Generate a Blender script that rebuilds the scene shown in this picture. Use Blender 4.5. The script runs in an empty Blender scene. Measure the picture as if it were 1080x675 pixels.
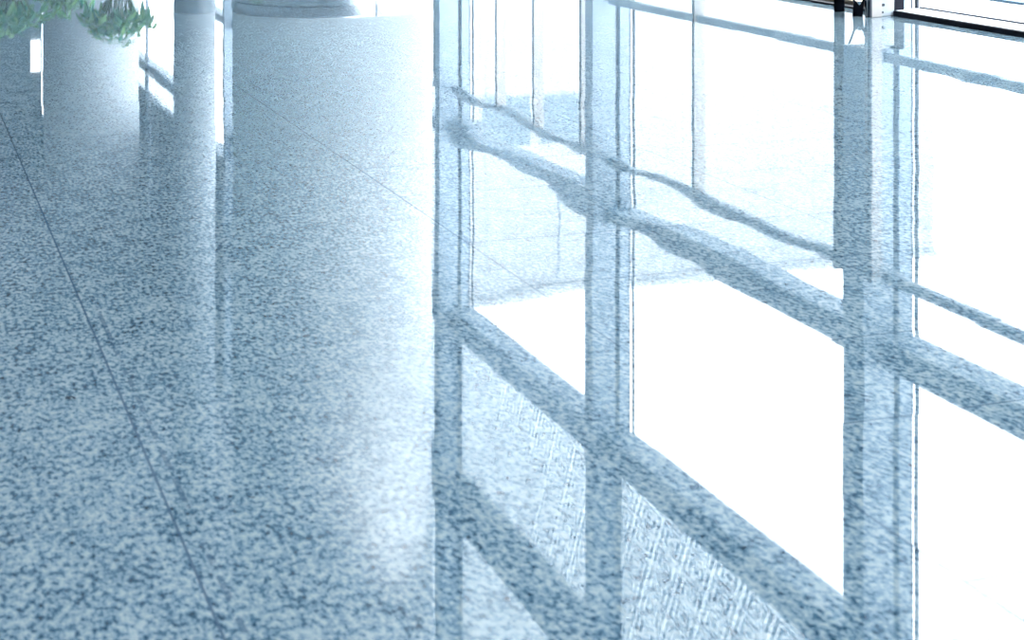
import bpy, bmesh, math, random
from mathutils import Vector, Matrix
random.seed(7)
C = bpy.context.scene.collection
sc = bpy.context.scene

# ---------------------------------------------------------------- frame and camera numbers
F, HC, YAW = 1791.0, 1.25, math.radians(20.2)
CY, SY = math.cos(YAW), math.sin(YAW)
HALL_TOP = 10.6

def floor_pt(px, py, H=0.0):
    """hall position (across, along) of a point at height H seen at a pixel of the 1080x675 frame"""
    Z = F * (HC - H) / (py + 160.0)
    X = (px - 540.0) * Z / F
    return X * CY + Z * SY, -X * SY + Z * CY

# ---------------------------------------------------------------- materials
def mat(name):
    m = bpy.data.materials.new(name); m.use_nodes = True
    nt = m.node_tree; nt.nodes.clear()
    out = nt.nodes.new('ShaderNodeOutputMaterial')
    return m, nt, out

def N(nt, kind, **kw):
    n = nt.nodes.new(kind)
    for k, v in kw.items(): setattr(n, k, v)
    return n

def math_n(nt, op, a, b=None, c=None):
    n = N(nt, 'ShaderNodeMath', operation=op)
    for i, v in enumerate((a, b, c)):
        if v is None: continue
        if isinstance(v, (int, float)): n.inputs[i].default_value = v
        else: nt.links.new(v, n.inputs[i])
    return n.outputs[0]

def plain(name, col, rough=0.5, metal=0.0, spec=0.5, grain=0.03, gscale=30.0):
    m, nt, out = mat(name)
    p = N(nt, 'ShaderNodeBsdfPrincipled')
    p.inputs['Roughness'].default_value = rough; p.inputs['Metallic'].default_value = metal
    p.inputs['Specular IOR Level'].default_value = spec
    tc = N(nt, 'ShaderNodeTexCoord')
    nz = N(nt, 'ShaderNodeTexNoise'); nz.inputs['Scale'].default_value = gscale
    nz.inputs['Detail'].default_value = 3
    nt.links.new(tc.outputs['Object'], nz.inputs['Vector'])
    r = N(nt, 'ShaderNodeValToRGB')
    r.color_ramp.elements[0].position = .3; r.color_ramp.elements[1].position = .7
    r.color_ramp.elements[0].color = [max(0, c * (1 - grain)) for c in col] + [1]
    r.color_ramp.elements[1].color = [min(1, c * (1 + grain)) for c in col] + [1]
    nt.links.new(nz.outputs['Fac'], r.inputs['Fac'])
    nt.links.new(r.outputs['Color'], p.inputs['Base Color'])
    nt.links.new(p.outputs[0], out.inputs[0])
    return m

def granite():
    m, nt, out = mat('polished_granite')
    L = nt.links
    geo = N(nt, 'ShaderNodeNewGeometry')
    sep = N(nt, 'ShaderNodeSeparateXYZ'); L.new(geo.outputs['Position'], sep.inputs[0])
    x, y = sep.outputs[0], sep.outputs[1]
    # --- crystals
    def noise(scale, detail=2.0, rough=.55, off=0.0, src=None):
        n = N(nt, 'ShaderNodeTexNoise'); n.inputs['Scale'].default_value = scale
        n.inputs['Detail'].default_value = detail; n.inputs['Roughness'].default_value = rough
        if off:
            v = N(nt, 'ShaderNodeVectorMath', operation='ADD'); v.inputs[1].default_value = (off, off * .7, off * .3)
            L.new(src or geo.outputs['Position'], v.inputs[0]); L.new(v.outputs[0], n.inputs['Vector'])
        else: L.new(src or geo.outputs['Position'], n.inputs['Vector'])
        return n
    # the stone's grain runs lengthways with the slabs
    lw = N(nt, 'ShaderNodeVectorMath', operation='MULTIPLY'); L.new(geo.outputs['Position'], lw.inputs[0]); lw.inputs[1].default_value = (1, GR['run'], 1)
    lw = lw.outputs[0]
    a = noise(GR['s1'], 2.5, .55, 0, lw); b = noise(GR['s2'], 2.0, .5, 3.1, lw); d = noise(GR['s3'], 2.0, .5, 7.7, lw)
    mix = math_n(nt, 'ADD', math_n(nt, 'MULTIPLY', a.outputs['Fac'], GR['w1']),
                 math_n(nt, 'ADD', math_n(nt, 'MULTIPLY', b.outputs['Fac'], GR['w2']), math_n(nt, 'MULTIPLY', d.outputs['Fac'], GR['w3'])))
    ramp = N(nt, 'ShaderNodeValToRGB'); cr = ramp.color_ramp
    cr.elements[0].position = GR['stops'][0][0]; cr.elements[0].color = GR['stops'][0][1] + (1,)
    cr.elements[1].position = GR['stops'][-1][0]; cr.elements[1].color = GR['stops'][-1][1] + (1,)
    for p_, c_ in GR['stops'][1:-1]:
        e = cr.elements.new(p_); e.color = c_ + (1,)
    L.new(mix, ramp.inputs['Fac'])
    # scattered nearly black crystals
    vo = N(nt, 'ShaderNodeTexVoronoi'); vo.inputs['Scale'].default_value = 7.0
    wob = N(nt, 'ShaderNodeVectorMath', operation='SCALE'); wob.inputs['Scale'].default_value = .05
    L.new(a.outputs['Color'], wob.inputs[0])
    wad = N(nt, 'ShaderNodeVectorMath', operation='ADD'); L.new(wob.outputs[0], wad.inputs[0]); L.new(geo.outputs['Position'], wad.inputs[1])
    L.new(wad.outputs[0], vo.inputs['Vector'])
    sv = N(nt, 'ShaderNodeSeparateColor'); L.new(vo.outputs['Color'], sv.inputs[0])
    spot = math_n(nt, 'MULTIPLY', math_n(nt, 'LESS_THAN', vo.outputs['Distance'], math_n(nt, 'MULTIPLY', sv.outputs[1], .075)),
                  math_n(nt, 'GREATER_THAN', sv.outputs[0], .75))
    # --- joints between the slabs (across = x, along = y)
    def line(coord, origin, period, half):
        u = math_n(nt, 'DIVIDE', math_n(nt, 'SUBTRACT', coord, origin), period)
        fr = math_n(nt, 'SUBTRACT', u, math_n(nt, 'ROUND', u))
        return math_n(nt, 'LESS_THAN', math_n(nt, 'ABSOLUTE', math_n(nt, 'MULTIPLY', fr, period)), half)
    TX, TY = (0.500, 1.2245), (3.213, 1.3235)
    right = math_n(nt, 'GREATER_THAN', x, TX[0] + TX[1] + .003)
    j1 = line(x, TX[0], TX[1], .0028)
    j2 = line(y, TY[0], TY[1], .0035)
    j3 = math_n(nt, 'MULTIPLY', line(y, TY[0] + .560, TY[1], .0035), right)
    left = math_n(nt, 'SUBTRACT', 1.0, right)
    j2 = math_n(nt, 'MULTIPLY', j2, math_n(nt, 'SUBTRACT', 1.0, math_n(nt, 'MULTIPLY', left, .65)))
    joint = math_n(nt, 'MAXIMUM', math_n(nt, 'MAXIMUM', j1, j2), j3)
    # broken dark streak that runs beside one joint
    sm = math_n(nt, 'LESS_THAN', math_n(nt, 'ABSOLUTE', math_n(nt, 'SUBTRACT', x, .535)), .006)
    smn = noise(16.0, 3.0, .6, 1.3)
    sm = math_n(nt, 'MULTIPLY', sm, math_n(nt, 'MULTIPLY', math_n(nt, 'GREATER_THAN', smn.outputs['Fac'], .50), math_n(nt, 'LESS_THAN', y, 4.9)))
    dark = N(nt, 'ShaderNodeMix', data_type='RGBA'); L.new(spot, dark.inputs[0])
    L.new(ramp.outputs['Color'], dark.inputs[6]); dark.inputs[7].default_value = (.02, .05, .085, 1)
    smm = N(nt, 'ShaderNodeMix', data_type='RGBA'); L.new(math_n(nt, 'MULTIPLY', sm, .6), smm.inputs[0])
    L.new(dark.outputs[2], smm.inputs[6]); smm.inputs[7].default_value = (.06, .12, .19, 1)
    jm = N(nt, 'ShaderNodeMix', data_type='RGBA'); L.new(math_n(nt, 'MULTIPLY', joint, .85), jm.inputs[0])
    L.new(smm.outputs[2], jm.inputs[6]); jm.inputs[7].default_value = (.06, .11, .17, 1)
    # --- the polish: every slab lies a hair out of level, and the polish is wavy
    ti = math_n(nt, 'FLOOR', math_n(nt, 'DIVIDE', math_n(nt, 'SUBTRACT', x, TX[0]), TX[1]))
    v_ = math_n(nt, 'DIVIDE', math_n(nt, 'SUBTRACT', y, TY[0]), TY[1])
    tj = math_n(nt, 'FLOOR', v_)
    sub = math_n(nt, 'MULTIPLY', math_n(nt, 'GREATER_THAN', math_n(nt, 'SUBTRACT', v_, tj), .560 / 1.3235), right)
    cid = N(nt, 'ShaderNodeCombineXYZ'); L.new(ti, cid.inputs[0]); L.new(tj, cid.inputs[1]); L.new(sub, cid.inputs[2])
    wn = N(nt, 'ShaderNodeTexWhiteNoise', noise_dimensions='3D'); L.new(cid.outputs[0], wn.inputs['Vector'])
    def centred(col, amp):
        s = N(nt, 'ShaderNodeVectorMath', operation='SUBTRACT'); L.new(col, s.inputs[0]); s.inputs[1].default_value = (.5, .5, .5)
        k = N(nt, 'ShaderNodeVectorMath', operation='MULTIPLY'); L.new(s.outputs[0], k.inputs[0])
        if isinstance(amp, (int, float)): k.inputs[1].default_value = (amp, amp, 0)
        else:
            cc = N(nt, 'ShaderNodeCombineXYZ'); L.new(math_n(nt, 'MULTIPLY', amp, .4), cc.inputs[0]); L.new(amp, cc.inputs[1]); L.new(cc.outputs[0], k.inputs[1])
        return k.outputs[0]
    tilt = centred(wn.outputs['Color'], WAVE['tilt'])
    wv = noise(WAVE['scale'], 1.0, .4, 2.3); wl = noise(.8, 1.0, .4, 5.9)
    def smooth(coord, e0, e1):
        mr = N(nt, 'ShaderNodeMapRange', interpolation_type='SMOOTHSTEP'); L.new(coord, mr.inputs[0])
        mr.inputs[1].default_value = e0; mr.inputs[2].default_value = e1
        return mr.outputs[0]
    zone = math_n(nt, 'MULTIPLY', smooth(y, 4.1, 4.6), math_n(nt, 'SUBTRACT', 1.0, smooth(y, 7.0, 9.0)))
    amp = math_n(nt, 'ADD', math_n(nt, 'MULTIPLY', zone, WAVE['zone']), WAVE['base'])
    ad = N(nt, 'ShaderNodeVectorMath', operation='ADD'); L.new(centred(wv.outputs['Color'], amp), ad.inputs[0]); L.new(tilt, ad.inputs[1])
    ad3 = N(nt, 'ShaderNodeVectorMath', operation='ADD'); L.new(ad.outputs[0], ad3.inputs[0]); L.new(centred(wl.outputs['Color'], .0008), ad3.inputs[1])
    ad2 = N(nt, 'ShaderNodeVectorMath', operation='ADD'); L.new(ad3.outputs[0], ad2.inputs[0]); L.new(geo.outputs['Normal'], ad2.inputs[1])
    nm = N(nt, 'ShaderNodeVectorMath', operation='NORMALIZE'); L.new(ad2.outputs[0], nm.inputs[0])
    p = N(nt, 'ShaderNodeBsdfPrincipled')
    L.new(jm.outputs[2], p.inputs['Base Color']); L.new(nm.outputs[0], p.inputs['Normal'])
    p.inputs['Roughness'].default_value = .02
    L.new(math_n(nt, 'SUBTRACT', .5, math_n(nt, 'MULTIPLY', joint, .38)), p.inputs['Specular IOR Level'])
    p.inputs['IOR'].default_value = 1.5
    L.new(p.outputs[0], out.inputs[0])
    return m

GR = dict(s1=80.0, w1=.60, s2=19.0, w2=.18, s3=190.0, w3=.22, run=.52,
          stops=[(.37, (.014, .048, .085)), (.435, (.075, .16, .23)), (.485, (.19, .29, .36)), (.535, (.305, .40, .445)), (.605, (.42, .49, .515))])
WAVE = dict(tilt=.0022, scale=2.0, zone=.0155, base=.0010)

def glass_mat(name, tint, refl=.06):
    m, nt, out = mat(name)
    t = N(nt, 'ShaderNodeBsdfTransparent'); t.inputs[0].default_value = tint + (1,)
    g = N(nt, 'ShaderNodeBsdfGlossy'); g.inputs['Roughness'].default_value = .01
    mx = N(nt, 'ShaderNodeMixShader'); mx.inputs[0].default_value = refl
    nt.links.new(t.outputs[0], mx.inputs[1]); nt.links.new(g.outputs[0], mx.inputs[2]); nt.links.new(mx.outputs[0], out.inputs[0])
    return m

def etched_panel():
    """pale translucent panel etched with nested rhombs"""
    m, nt, out = mat('etched_rhomb_panel')
    L = nt.links
    geo = N(nt, 'ShaderNodeNewGeometry'); sep = N(nt, 'ShaderNodeSeparateXYZ'); L.new(geo.outputs['Position'], sep.inputs[0])
    u, v = sep.outputs[1], sep.outputs[2]
    a = math_n(nt, 'DIVIDE', math_n(nt, 'ADD', v, math_n(nt, 'MULTIPLY', u, .12)), .30)
    b = math_n(nt, 'DIVIDE', math_n(nt, 'SUBTRACT', u, math_n(nt, 'MULTIPLY', v, 1 / 1.9)), .56)
    def tri(q): return math_n(nt, 'ABSOLUTE', math_n(nt, 'SUBTRACT', math_n(nt, 'FRACT', q), .5))
    mx = math_n(nt, 'MAXIMUM', tri(a), tri(b))
    line = math_n(nt, 'GREATER_THAN', math_n(nt, 'FRACT', math_n(nt, 'MULTIPLY', mx, 5.6)), .5)
    c = N(nt, 'ShaderNodeMix', data_type='RGBA'); L.new(line, c.inputs[0])
    c.inputs[6].default_value = (.13, .18, .22, 1); c.inputs[7].default_value = (.80, .85, .88, 1)
    tr = N(nt, 'ShaderNodeBsdfTranslucent'); df = N(nt, 'ShaderNodeBsdfDiffuse')
    L.new(c.outputs[2], tr.inputs[0]); L.new(c.outputs[2], df.inputs[0])
    ms = N(nt, 'ShaderNodeMixShader'); ms.inputs[0].default_value = .3
    L.new(tr.outputs[0], ms.inputs[1]); L.new(df.outputs[0], ms.inputs[2]); L.new(ms.outputs[0], out.inputs[0])
    return m

def leaf_mat():
    m, nt, out = mat('glossy_leaf')
    L = nt.links
    geo = N(nt, 'ShaderNodeNewGeometry')
    r = N(nt, 'ShaderNodeValToRGB')
    r.color_ramp.elements[0].color = (.05, .30, .20, 1); r.color_ramp.elements[1].color = (.34, .62, .22, 1)
    L.new(geo.outputs['Random Per Island'], r.inputs[0])
    p = N(nt, 'ShaderNodeBsdfPrincipled'); p.inputs['Roughness'].default_value = .4
    L.new(r.outputs[0], p.inputs['Base Color'])
    tr = N(nt, 'ShaderNodeBsdfTranslucent'); L.new(r.outputs[0], tr.inputs[0])
    ms = N(nt, 'ShaderNodeMixShader'); ms.inputs[0].default_value = .3
    L.new(p.outputs[0], ms.inputs[1]); L.new(tr.outputs[0], ms.inputs[2]); L.new(ms.outputs[0], out.inputs[0])
    return m

def facing_stone():
    """pale cladding of the building opposite, with thin panel joints"""
    m, nt, out = mat('pale_cladding')
    L = nt.links
    tc = N(nt, 'ShaderNodeTexCoord')
    sep = N(nt, 'ShaderNodeSeparateXYZ'); L.new(tc.outputs['Object'], sep.inputs[0])
    def line(q, per, half):
        u_ = math_n(nt, 'DIVIDE', q, per)
        return math_n(nt, 'LESS_THAN', math_n(nt, 'ABSOLUTE', math_n(nt, 'MULTIPLY', math_n(nt, 'SUBTRACT', u_, math_n(nt, 'ROUND', u_)), per)), half)
    j = math_n(nt, 'MAXIMUM', line(sep.outputs[0], 5.2, .05), line(sep.outputs[2], 3.1, .05))
    c = N(nt, 'ShaderNodeMix', data_type='RGBA'); L.new(j, c.inputs[0])
    c.inputs[6].default_value = (.32, .335, .35, 1); c.inputs[7].default_value = (.24, .26, .28, 1)
    p = N(nt, 'ShaderNodeBsdfDiffuse'); L.new(c.outputs[2], p.inputs[0]); L.new(p.outputs[0], out.inputs[0])
    return m

M = dict(
    granite=granite(),
    alu=plain('pale_aluminium', (.30, .38, .46), .45, .0),
    cream=plain('cream_paint', (.48, .455, .44), .5),
    black=plain('black_paint', (.006, .007, .015), .6, 0.0, .12),
    gasket=plain('black_rubber', (.02, .03, .05), .6),
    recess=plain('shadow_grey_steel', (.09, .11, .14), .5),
    grey=plain('grey_steel', (.30, .36, .42), .45),
    shaft=plain('dimmed_pale_grey', (.44, .49, .53), .6),  # greyed so the far columns look dimmer than the white one; also floor plate
    white=plain('white_plaster', (.90, .91, .92), .6),
    steel=plain('brushed_steel', (.55, .60, .65), .22, 1.0),
    darkstone=plain('dark_stone', (.10, .14, .18), .3, grain=.3, gscale=60),
    wall=plain('grey_plaster', (.26, .33, .38), .8),
    endwall=plain('teal_plaster', (.14, .22, .26), .8),
    ceil=plain('white_ceiling', (.38, .40, .43), .8),
    paving=plain('pale_paving', (.62, .64, .66), .8, grain=.05, gscale=2),
    strip=plain('blue_grey_kerb', (.05, .11, .17), .7),
    tan=plain('tan_sealant', (.45, .34, .24), .6),
    glass=glass_mat('clear_glass', (.97, .985, .99)),
    bglass=plain('dim_window_glass', (.09, .13, .165), .25),
    pglass=plain('pale_blind', (.24, .28, .31), .5),
    spandrel=plain('spandrel_panel', (.22, .28, .33), .5),
    panel=etched_panel(), leaf=leaf_mat(), cladding=facing_stone(),
    pot=plain('charcoal_pot', (.06, .07, .08), .5), soil=plain('potting_soil', (.05, .035, .025), .9),
    stem=plain('green_stem', (.08, .16, .06), .6),
)

# ---------------------------------------------------------------- mesh helpers
def box(bm, x0, x1, y0, y1, z0, z1):
    vs = [bm.verts.new((x, y, z)) for x in (x0, x1) for y in (y0, y1) for z in (z0, z1)]
    for q in ((0, 1, 3, 2), (4, 6, 7, 5), (0, 4, 5, 1), (2, 3, 7, 6), (0, 2, 6, 4), (1, 5, 7, 3)):
        bm.faces.new([vs[i] for i in q])

def boxes(*bs):
    bm = bmesh.new()
    for b in bs: box(bm, *b)
    return bm

def lathe(profile, seg=96):
    bm = bmesh.new(); rings = []
    for r, z in profile:
        rings.append([bm.verts.new((r * math.cos(2 * math.pi * i / seg), r * math.sin(2 * math.pi * i / seg), z)) for i in range(seg)])
    for a, b in zip(rings, rings[1:]):
        for i in range(seg):
            f = bm.faces.new((a[i], a[(i + 1) % seg], b[(i + 1) % seg], b[i])); f.smooth = True
    bm.faces.new(list(reversed(rings[0]))); bm.faces.new(rings[-1])
    return bm

def tube(bm, p0, p1, r0, r1, seg=10):
    p0, p1 = Vector(p0), Vector(p1); d = (p1 - p0).normalized()
    a = d.orthogonal().normalized(); b = d.cross(a)
    R = [[bm.verts.new(p + (a * math.cos(t) + b * math.sin(t)) * r) for t in [2 * math.pi * i / seg for i in range(seg)]] for p, r in ((p0, r0), (p1, r1))]
    for i in range(seg):
        f = bm.faces.new((R[0][i], R[0][(i + 1) % seg], R[1][(i + 1) % seg], R[1][i])); f.smooth = True
    bm.faces.new(list(reversed(R[0]))); bm.faces.new(R[1])

def obj(name, bm, material, parent=None, bevel=0.0, kind=None):
    me = bpy.data.meshes.new(name)
    bmesh.ops.recalc_face_normals(bm, faces=bm.faces)
    bm.to_mesh(me); bm.free(); me.materials.append(M[material])
    o = bpy.data.objects.new(name, me); C.objects.link(o)
    if parent: o.parent = parent
    if kind: o['kind'] = kind
    if bevel:
        b = o.modifiers.new('edge', 'BEVEL'); b.width = bevel; b.segments = 2; b.limit_method = 'ANGLE'
    return o

def thing(name, label=None, cat=None, loc=(0, 0, 0), rz=0.0, group=None, kind=None):
    o = bpy.data.objects.new(name, None); C.objects.link(o); o.location = loc; o.rotation_euler.z = rz
    o.empty_display_size = .2
    tag(o, label, cat, group, kind); return o

def tag(o, label=None, cat=None, group=None, kind=None):
    for k, v in (('label', label), ('category', cat), ('group', group), ('kind', kind)):
        if v: o[k] = v
    return o

# ---------------------------------------------------------------- the hall
S0, S1 = -14.0, 62.0
T0, TG = -14.0, 7.30          # left wall, glass plane
tag(obj('floor', boxes((T0, 7.42, S0, S1, -.2, 0)), 'granite', kind='structure'),
    'polished blue-grey speckled granite slab floor reflecting the glass front', 'floor')
tag(obj('ceiling', boxes((T0, 7.6, S0, S1, HALL_TOP, HALL_TOP + .3)), 'ceil', kind='structure'), 'flat pale ceiling high above the granite floor', 'ceiling')
tag(obj('wall_left', boxes((T0 - .3, T0, S0, S1, 0, HALL_TOP)), 'wall', kind='structure'), 'plain grey wall opposite the glass front', 'wall')
tag(obj('wall_back', boxes((T0, 7.6, S0 - .3, S0, 0, HALL_TOP)), 'wall', kind='structure'), 'plain grey wall behind the viewpoint', 'wall')
# end wall with one tall slit and one small window
bm = bmesh.new()
SL = (5.13, 5.18)
WN = (4.75, 5.10, 5.6, 6.6)
box(bm, T0, WN[0], S1, S1 + .3, 0, HALL_TOP); box(bm, SL[1], 7.6, S1, S1 + .3, 0, HALL_TOP)
box(bm, WN[0], SL[0], S1, S1 + .3, 0, WN[2]); box(bm, WN[0], SL[0], S1, S1 + .3, WN[3], HALL_TOP)
box(bm, WN[1], SL[0], S1, S1 + .3, WN[2], WN[3]); box(bm, SL[0], SL[1], S1, S1 + .3, 8.1, HALL_TOP)
tag(obj('wall_end', bm, 'endwall', kind='structure'), 'dim teal wall at the far end of the hall', 'wall')

# ---------------------------------------------------------------- glass front: one bay every 5.19 m
BAY, B0 = 5.19, 10.99
def bay_mullion(parent, y, k):
    """stepped mullion: inner post, dark recess, outer cap, open slot, rubber gasket"""
    if k >= 6:
        obj('mullion', boxes((6.93, 7.0, y, y + .22, 0, HALL_TOP)), 'grey', parent, .004); return
    wd = .29 if k == 0 else .20
    q = obj('mullion', boxes((6.84, 7.10, y, y + wd, .245 if k == 0 else 0, HALL_TOP)), 'alu', parent, .004)
    if k == 0: obj('mullion_foot', boxes((6.93, 7.09, y, y + .03, 0, .245)), 'white', q)
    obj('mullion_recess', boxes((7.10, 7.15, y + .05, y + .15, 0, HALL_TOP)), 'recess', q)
    c = obj('mullion_cap', boxes((7.15, 7.255, y, y + .06, 0, HALL_TOP)), 'alu', q, .003)
    obj('gasket', boxes((7.255, 7.268, y, y + .05, 0, HALL_TOP)), 'gasket', c)
    obj('gasket', boxes((7.306, 7.322, y, y + .03, 0, HALL_TOP)), 'gasket', q)

def etch(o):
    """only the inner face is etched; the rest of the pane is clear"""
    o.data.materials.append(M['glass'])
    for f in o.data.polygons: f.material_index = 0 if f.normal.x < -.5 else 1

MUL = [B0 + BAY * k for k in range(-4, 5)] + [36.60, 43.9, 49.0, 54.2, S1]
nb = 0
for k in range(-4, 9):
    y0, y1 = MUL[k + 4], MUL[k + 5]
    nb += 1
    w = thing('window_%d' % nb, kind='structure')
    ya, yb = y0 + .20, y1
    bay_mullion(w, y0, k)
    if k != 5: obj('beam', boxes((7.00, 7.30, ya, yb, 4.86, 5.19)), 'alu', w, .01)
    obj('header', boxes((7.00, 7.30, ya, yb, 2.41, 2.63)), 'alu', w, .01)
    obj('transom', boxes((7.02, 7.09, ya, yb, 1.935, 2.015)), 'grey', w, .008)
    if k <= 0: obj('low_rail', boxes((7.02, 7.09, ya, yb, .29, .36)), 'grey', w, .008)
    obj('sill', boxes((7.045, 7.28, ya, yb, 0, .016 if k >= 0 else .037)), 'black', w)
    if k >= 0: obj('sealant', boxes((7.14, 7.28, ya, yb, .016, .05)), 'tan', w)
    else:
        obj('sill_top', boxes((7.075, 7.34, ya, yb, .037, .040)), 'white', w)
        obj('gasket', boxes((7.325, 7.345, ya, yb, .040, .052)), 'gasket', w)
    top2 = 7.07 if k < 5 else 5.85 if k > 5 else 5.57
    if k != 5: p = obj('etched_panel', boxes((7.16, 7.18, ya, yb, 5.19, top2)), 'panel', w)
    if k != 5: etch(p)
    obj('spandrel', boxes((7.04, 7.24, ya, yb, top2, 7.75 if k < 5 else HALL_TOP)), 'spandrel', w)
    if k < 5: etch(obj('etched_panel', boxes((7.16, 7.18, ya, yb, 7.75, HALL_TOP)), 'panel', w))
    obj('pane', boxes((7.325, 7.335, ya, yb, .05, 5.0 if k != 5 else 5.57)), 'glass', w)
    if k == 1: st = (16.88, 18.30, 19.57)
    elif k == 0: st = (14.16,)
    elif k < 0: st = ()
    else: st = (y0 + .7, y0 + 2.1, y0 + 3.4)
    for s in st:
        f = obj('stile', boxes((6.99, 7.11, s - .03, s, .03, 1.945)), 'cream', w, .004)
        obj('seal', boxes((6.978, 6.99, s - .022, s - .006, .03, 1.945)), 'gasket', f)
        if k == 1 and s == st[1]:
            obj('glazing_joint', boxes((7.30, 7.318, s - .009, s + .009, 2.63, 3.8)), 'grey', w)  # glazing joint, cut off where the bright sky would wash it out
# windows of the end wall
nb += 1
w = thing('window_%d' % nb, kind='structure')
obj('pane', boxes((WN[0], WN[1], S1 + .14, S1 + .15, WN[2], WN[3])), 'glass', w)
nb += 1
w = thing('window_%d' % nb, kind='structure')
obj('pane', boxes((SL[0], SL[1], S1 + .14, S1 + .15, 0, 8.1)), 'glass', w)

# ---------------------------------------------------------------- door frame by the threshold
d = thing('door_1', 'white and cream door frame with bolted floor plate at the glass front', 'door', (6.83, 10.86, 0), kind='structure')
obj('stile', boxes((0, .088, 0, .10, 0, 1.945)), 'cream', d, .004)
obj('seal', boxes((-.016, 0, .0, .03, 0, 1.945)), 'gasket', d)
pl = obj('floor_plate', boxes((.092, .225, .05, .10, 0, .22)), 'shaft', d, .004)
bm = bmesh.new(); tube(bm, (.125, .052, .085), (.125, .038, .085), .012, .011, 14); obj('bolt', bm, 'gasket', pl)
bm = bmesh.new(); tube(bm, (.118, .052, .03), (.118, .038, .03), .009, .008, 14); obj('bolt', bm, 'gasket', pl)
sh = obj('mullion_shoe', boxes((.235, .318, .06, .128, .017, .25)), 'black', d, .003)
bm = bmesh.new(); tube(bm, (.20, .085, .125), (.24, .085, .125), .008, .008, 10); obj('pin', bm, 'black', sh)

# black post
t, s = floor_pt(885.2, 12.2)
p = tag(obj('door_post', boxes((-.041, .041, 0, .05, 0, 1.97)), 'black', bevel=.004), 'black post standing on the floor left of the crossed black stand', 'post')
p.location = (t, s, 0)
p.rotation_euler.z = -math.radians(31.0)

# crossed black stand (an X of two flat legs), face turned to the viewpoint
t, s = floor_pt(907.5, 17.0)
st = thing('crossed_stand', 'small black stand with crossed legs between black post and cream door stile', 'stand', (t, s, 0), -math.radians(31.5))
def plate(poly, y0, y1):
    bm = bmesh.new()
    a = [bm.verts.new((x, y0, z)) for x, z in poly]; b = [bm.verts.new((x, y1, z)) for x, z in poly]
    n = len(poly); bm.faces.new(a); bm.faces.new(list(reversed(b)))
    for i in range(n): bm.faces.new((a[i], a[(i + 1) % n], b[(i + 1) % n], b[i]))
    return bm
px = .00708
def PX(pts): return [((x - 907.5) * px, h_ * px) for x, h_ in pts]
obj('leg', plate(PX([(899.2, 0), (909.8, 0), (911.2, 12), (913.6, 22), (914.6, 24), (913.4, 26), (909, 15), (906, 12), (902, 16), (897.2, 29), (894.6, 30), (900.4, 14)]), .02, .045), 'black', st, .002)
obj('leg', plate(PX([(913.8, 0), (915.8, 0), (916.2, 16), (912.0, 17), (911.6, 12), (913.2, 6)]), -.02, .005), 'black', st, .001)
obj('leg_highlight', plate(PX([(904.2, 15.4), (908.2, 15.4), (907.6, 12.4), (906.2, 11.2), (904.8, 12.6)]), .012, .02), 'steel', st)  # steel chip standing in for a highlight on the leg

# ---------------------------------------------------------------- columns
def column(angle, d_, r, skirt, label, name='round_column', steel='steel', joint=True, shaft='white'):
    t, s = d_ * math.sin(math.radians(angle)), d_ * math.cos(math.radians(angle))
    o = thing(name, label, 'column', (t, s, 0), 0, 'columns along the glass front', 'structure')
    obj('shaft', lathe([(r, skirt), (r, HALL_TOP)]), shaft, o)
    k = obj('base_cladding', lathe([(r + .012, 0), (r + .012, skirt - .012), (r + .002, skirt)]), steel, o)
    if joint:
        obj('joint', lathe([(r + .0135, skirt - .13), (r + .0135, skirt - .118)]), 'gasket', k)
        a = math.radians(-90 - 18 + 28)
        bm = bmesh.new(); box(bm, -.006, .006, -.006, .006, 0, skirt - .01)
        j = obj('joint', bm, 'gasket', k); j.location = ((r + .009) * math.cos(a), (r + .009) * math.sin(a), 0); j.rotation_euler.z = a
    return o
column(14.18, 20.0, 1.16, .62, 'thick round white column nearest the viewpoint with steel base')
column(9.62, 30.0, .35, 1.56, 'slim round column standing between the two thick columns', steel='darkstone', joint=False, shaft='shaft')
column(6.30, 44.0, 1.16, .62, 'thick round column farthest along, greyed to look dimmer, behind the plants', shaft='shaft')

# ---------------------------------------------------------------- added unseen spotlight and fixture, widening the white fade on the near column
sp_pos, sp_aim = Vector((6.66, 16.42, 9.9)), Vector((5.35, 18.6, 2.2))
fx = thing('window_spotlight', 'added unseen spotlight high on a mullion, brightening the nearest column', 'spotlight', sp_pos)
aim = (sp_aim - sp_pos).normalized()
bm = bmesh.new(); tube(bm, -aim * .20, -aim * .02, .06, .075, 24); obj('housing', bm, 'white', fx)
bm = bmesh.new(); tube(bm, -aim * .12, Vector((.185, -.02, .02)), .012, .012, 10); obj('bracket', bm, 'grey', fx)
ld = bpy.data.lights.new('added_spot_lamp', 'SPOT'); ld.energy = 4300; ld.spot_size = math.radians(48); ld.spot_blend = 1.0; ld.shadow_soft_size = .06
ld.color = (.93, .97, 1.0)
lo = bpy.data.objects.new('added_spot_lamp', ld); C.objects.link(lo); lo.parent = fx; lo.rotation_euler = aim.to_track_quat('-Z', 'Y').to_euler()

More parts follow.
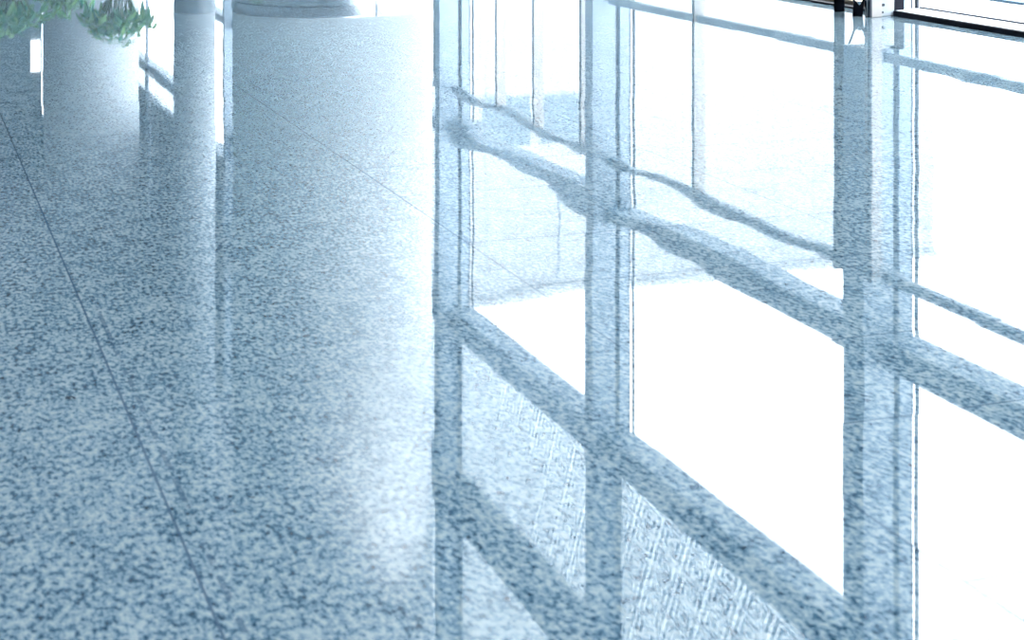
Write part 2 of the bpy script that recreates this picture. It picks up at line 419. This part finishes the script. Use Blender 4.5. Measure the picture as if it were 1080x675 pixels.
# ---------------------------------------------------------------- plants in front of the far column
def plant(px_, dist, top, spread, n, label, seed):
    rnd = random.Random(seed)
    a = math.atan((px_ - 540) / F) + YAW
    o = thing('potted_plant', label, 'plant', (dist * math.sin(a), dist * math.cos(a), 0), 0, 'leafy pot plants')
    obj('pot', lathe([(.17, 0), (.19, .02), (.25, .38), (.26, .42), (.235, .42), (.225, .37)], 40), 'pot', o)
    obj('soil', lathe([(.20, .36), (.222, .37)], 32), 'soil', o)
    bm = bmesh.new(); lb = bmesh.new()
    for i in range(n):
        ang = rnd.uniform(0, 2 * math.pi); rad = spread * math.sqrt(rnd.random()); h_ = .45 + (top - .45) * (1 - .55 * (rad / spread) ** 2) * rnd.uniform(.65, 1)
        tip = Vector((rad * math.cos(ang), rad * math.sin(ang), h_)); base = Vector((.1 * math.cos(ang), .1 * math.sin(ang), .37))
        midp = base.lerp(tip, .55) + Vector((0, 0, .12))
        tube(bm, base, midp, .007, .005, 6); tube(bm, midp, tip, .005, .003, 6)
        for j in range(9):
            q = midp.lerp(tip, rnd.uniform(0, 1)); dr = Vector((rnd.uniform(-1, 1), rnd.uniform(-1, 1), rnd.uniform(-.7, .5))).normalized()
            side = dr.cross(Vector((0, 0, 1))).normalized(); up = side.cross(dr); Ln = rnd.uniform(.10, .19); wd = Ln * .2
            prev = None
            for m_ in range(6):
                u_ = m_ / 5; c_ = q + dr * Ln * u_ - Vector((0, 0, 1)) * .35 * Ln * u_ * u_; ww = wd * math.sin(math.pi * min(.97, u_ * .9 + .07))
                row = [lb.verts.new(c_ - side * ww + up * ww * .25), lb.verts.new(c_), lb.verts.new(c_ + side * ww + up * ww * .25)]
                if prev:
                    for g in (0, 1):
                        f_ = lb.faces.new((prev[g], prev[g + 1], row[g + 1], row[g])); f_.smooth = True
                prev = row
    obj('stem', bm, 'stem', o)
    fo = obj('foliage', lb, 'leaf', o)
    return o
plant(126, 19.5, 1.02, .40, 40, 'bushy green pot plant in front of the farthest round column', 3)
plant(8, 21.0, 1.18, .50, 44, 'bushy green pot plant left of the farthest round column', 5)
plant(70, 24.5, 1.22, .55, 44, 'low green pot plant standing between two taller pot plants', 8)

# ---------------------------------------------------------------- outdoors
tag(obj('ground', boxes((7.42, 170, -60, 190, -.25, -.02)), 'paving', kind='structure'), 'pale paving outside the glass front', 'ground')
obj('trim_1', boxes((8.62, 9.1, -20, 70, -.02, .0)), 'strip', kind='structure')
# pale building across the street
RH = 20.0
def ray_pt(px_, py_):
    Z = (HC + RH) * F / (py_ + 160.0); X = (px_ - 540) * Z / F
    return Vector((X * CY + Z * SY, -X * SY + Z * CY, 0))
P0, P1 = ray_pt(400, 336), ray_pt(985, 268)
wid = (P1 - P0).length; dirv = (P1 - P0).normalized(); rz = math.atan2(dirv.y, dirv.x)
b = thing('office_building', 'pale flat-roofed building across the street from the glass front', 'building', (P0.x, P0.y, -.02), rz)
obj('walls', boxes((0, wid, 0, 14, 0, RH)), 'cladding', b)
obj('parapet', boxes((-.15, wid + .15, -.2, 14.2, RH - .35, RH + .05)), 'cladding', b)
def along(px_):
    """distance along the front of the building seen at a pixel column"""
    dx, dy = math.sin(math.atan((px_ - 540) / F) + YAW), math.cos(math.atan((px_ - 540) / F) + YAW)
    k_ = (P0.x * dirv.y - P0.y * dirv.x) / (dx * dirv.y - dy * dirv.x)
    return (Vector((dx * k_, dy * k_, 0)) - P0).dot(dirv)
for z0, z1, cols, glass in ((10.3, 12.6, ((506, 560), (568, 612)), 'bglass'),
                            (6.6, 8.6, ((506, 558), (570, 618), (640, 716)), 'pglass'),
                            (2.4, 4.6, ((506, 558), (570, 618), (640, 716), (760, 840)), 'pglass')):
    for a_, c_ in cols:
        x0, x1 = along(a_), along(c_)
        f_ = obj('window', boxes((x0, x1, -.06, .0, z0, z1)), 'cladding', b)
        obj('pane', boxes((x0 + .08, x1 - .08, -.08, -.06, z0 + .08, z1 - .08)), glass, f_)

# ---------------------------------------------------------------- light, camera
wd_ = bpy.data.worlds.new('overcast'); sc.world = wd_; wd_.use_nodes = True
bg = wd_.node_tree.nodes['Background']
bg.inputs[0].default_value = (.93, .965, 1.0, 1); bg.inputs[1].default_value = 10.4

cam = bpy.data.cameras.new('camera'); co = bpy.data.objects.new('camera', cam); C.objects.link(co)
co.location = (0, 0, HC); co.rotation_euler = (math.radians(90), 0, -YAW)
cam.sensor_width = 36; cam.lens = 36 * F / 1080; cam.shift_y = -497.5 / 1080
cam.clip_end = 600
cam.dof.use_dof = True; cam.dof.focus_distance = 13.0; cam.dof.aperture_fstop = 9.0
sc.camera = co
sc.view_settings.view_transform = 'Standard'; sc.view_settings.look = 'None'
sc.view_settings.gamma = 1.0; sc.view_settings.use_curve_mapping = False
sc.view_settings.exposure = 0.0
sc.cycles.max_bounces = 12; sc.cycles.diffuse_bounces = 5; sc.cycles.transparent_max_bounces = 12
sc.cycles.sample_clamp_indirect = 10
sc.cycles.use_denoising = True
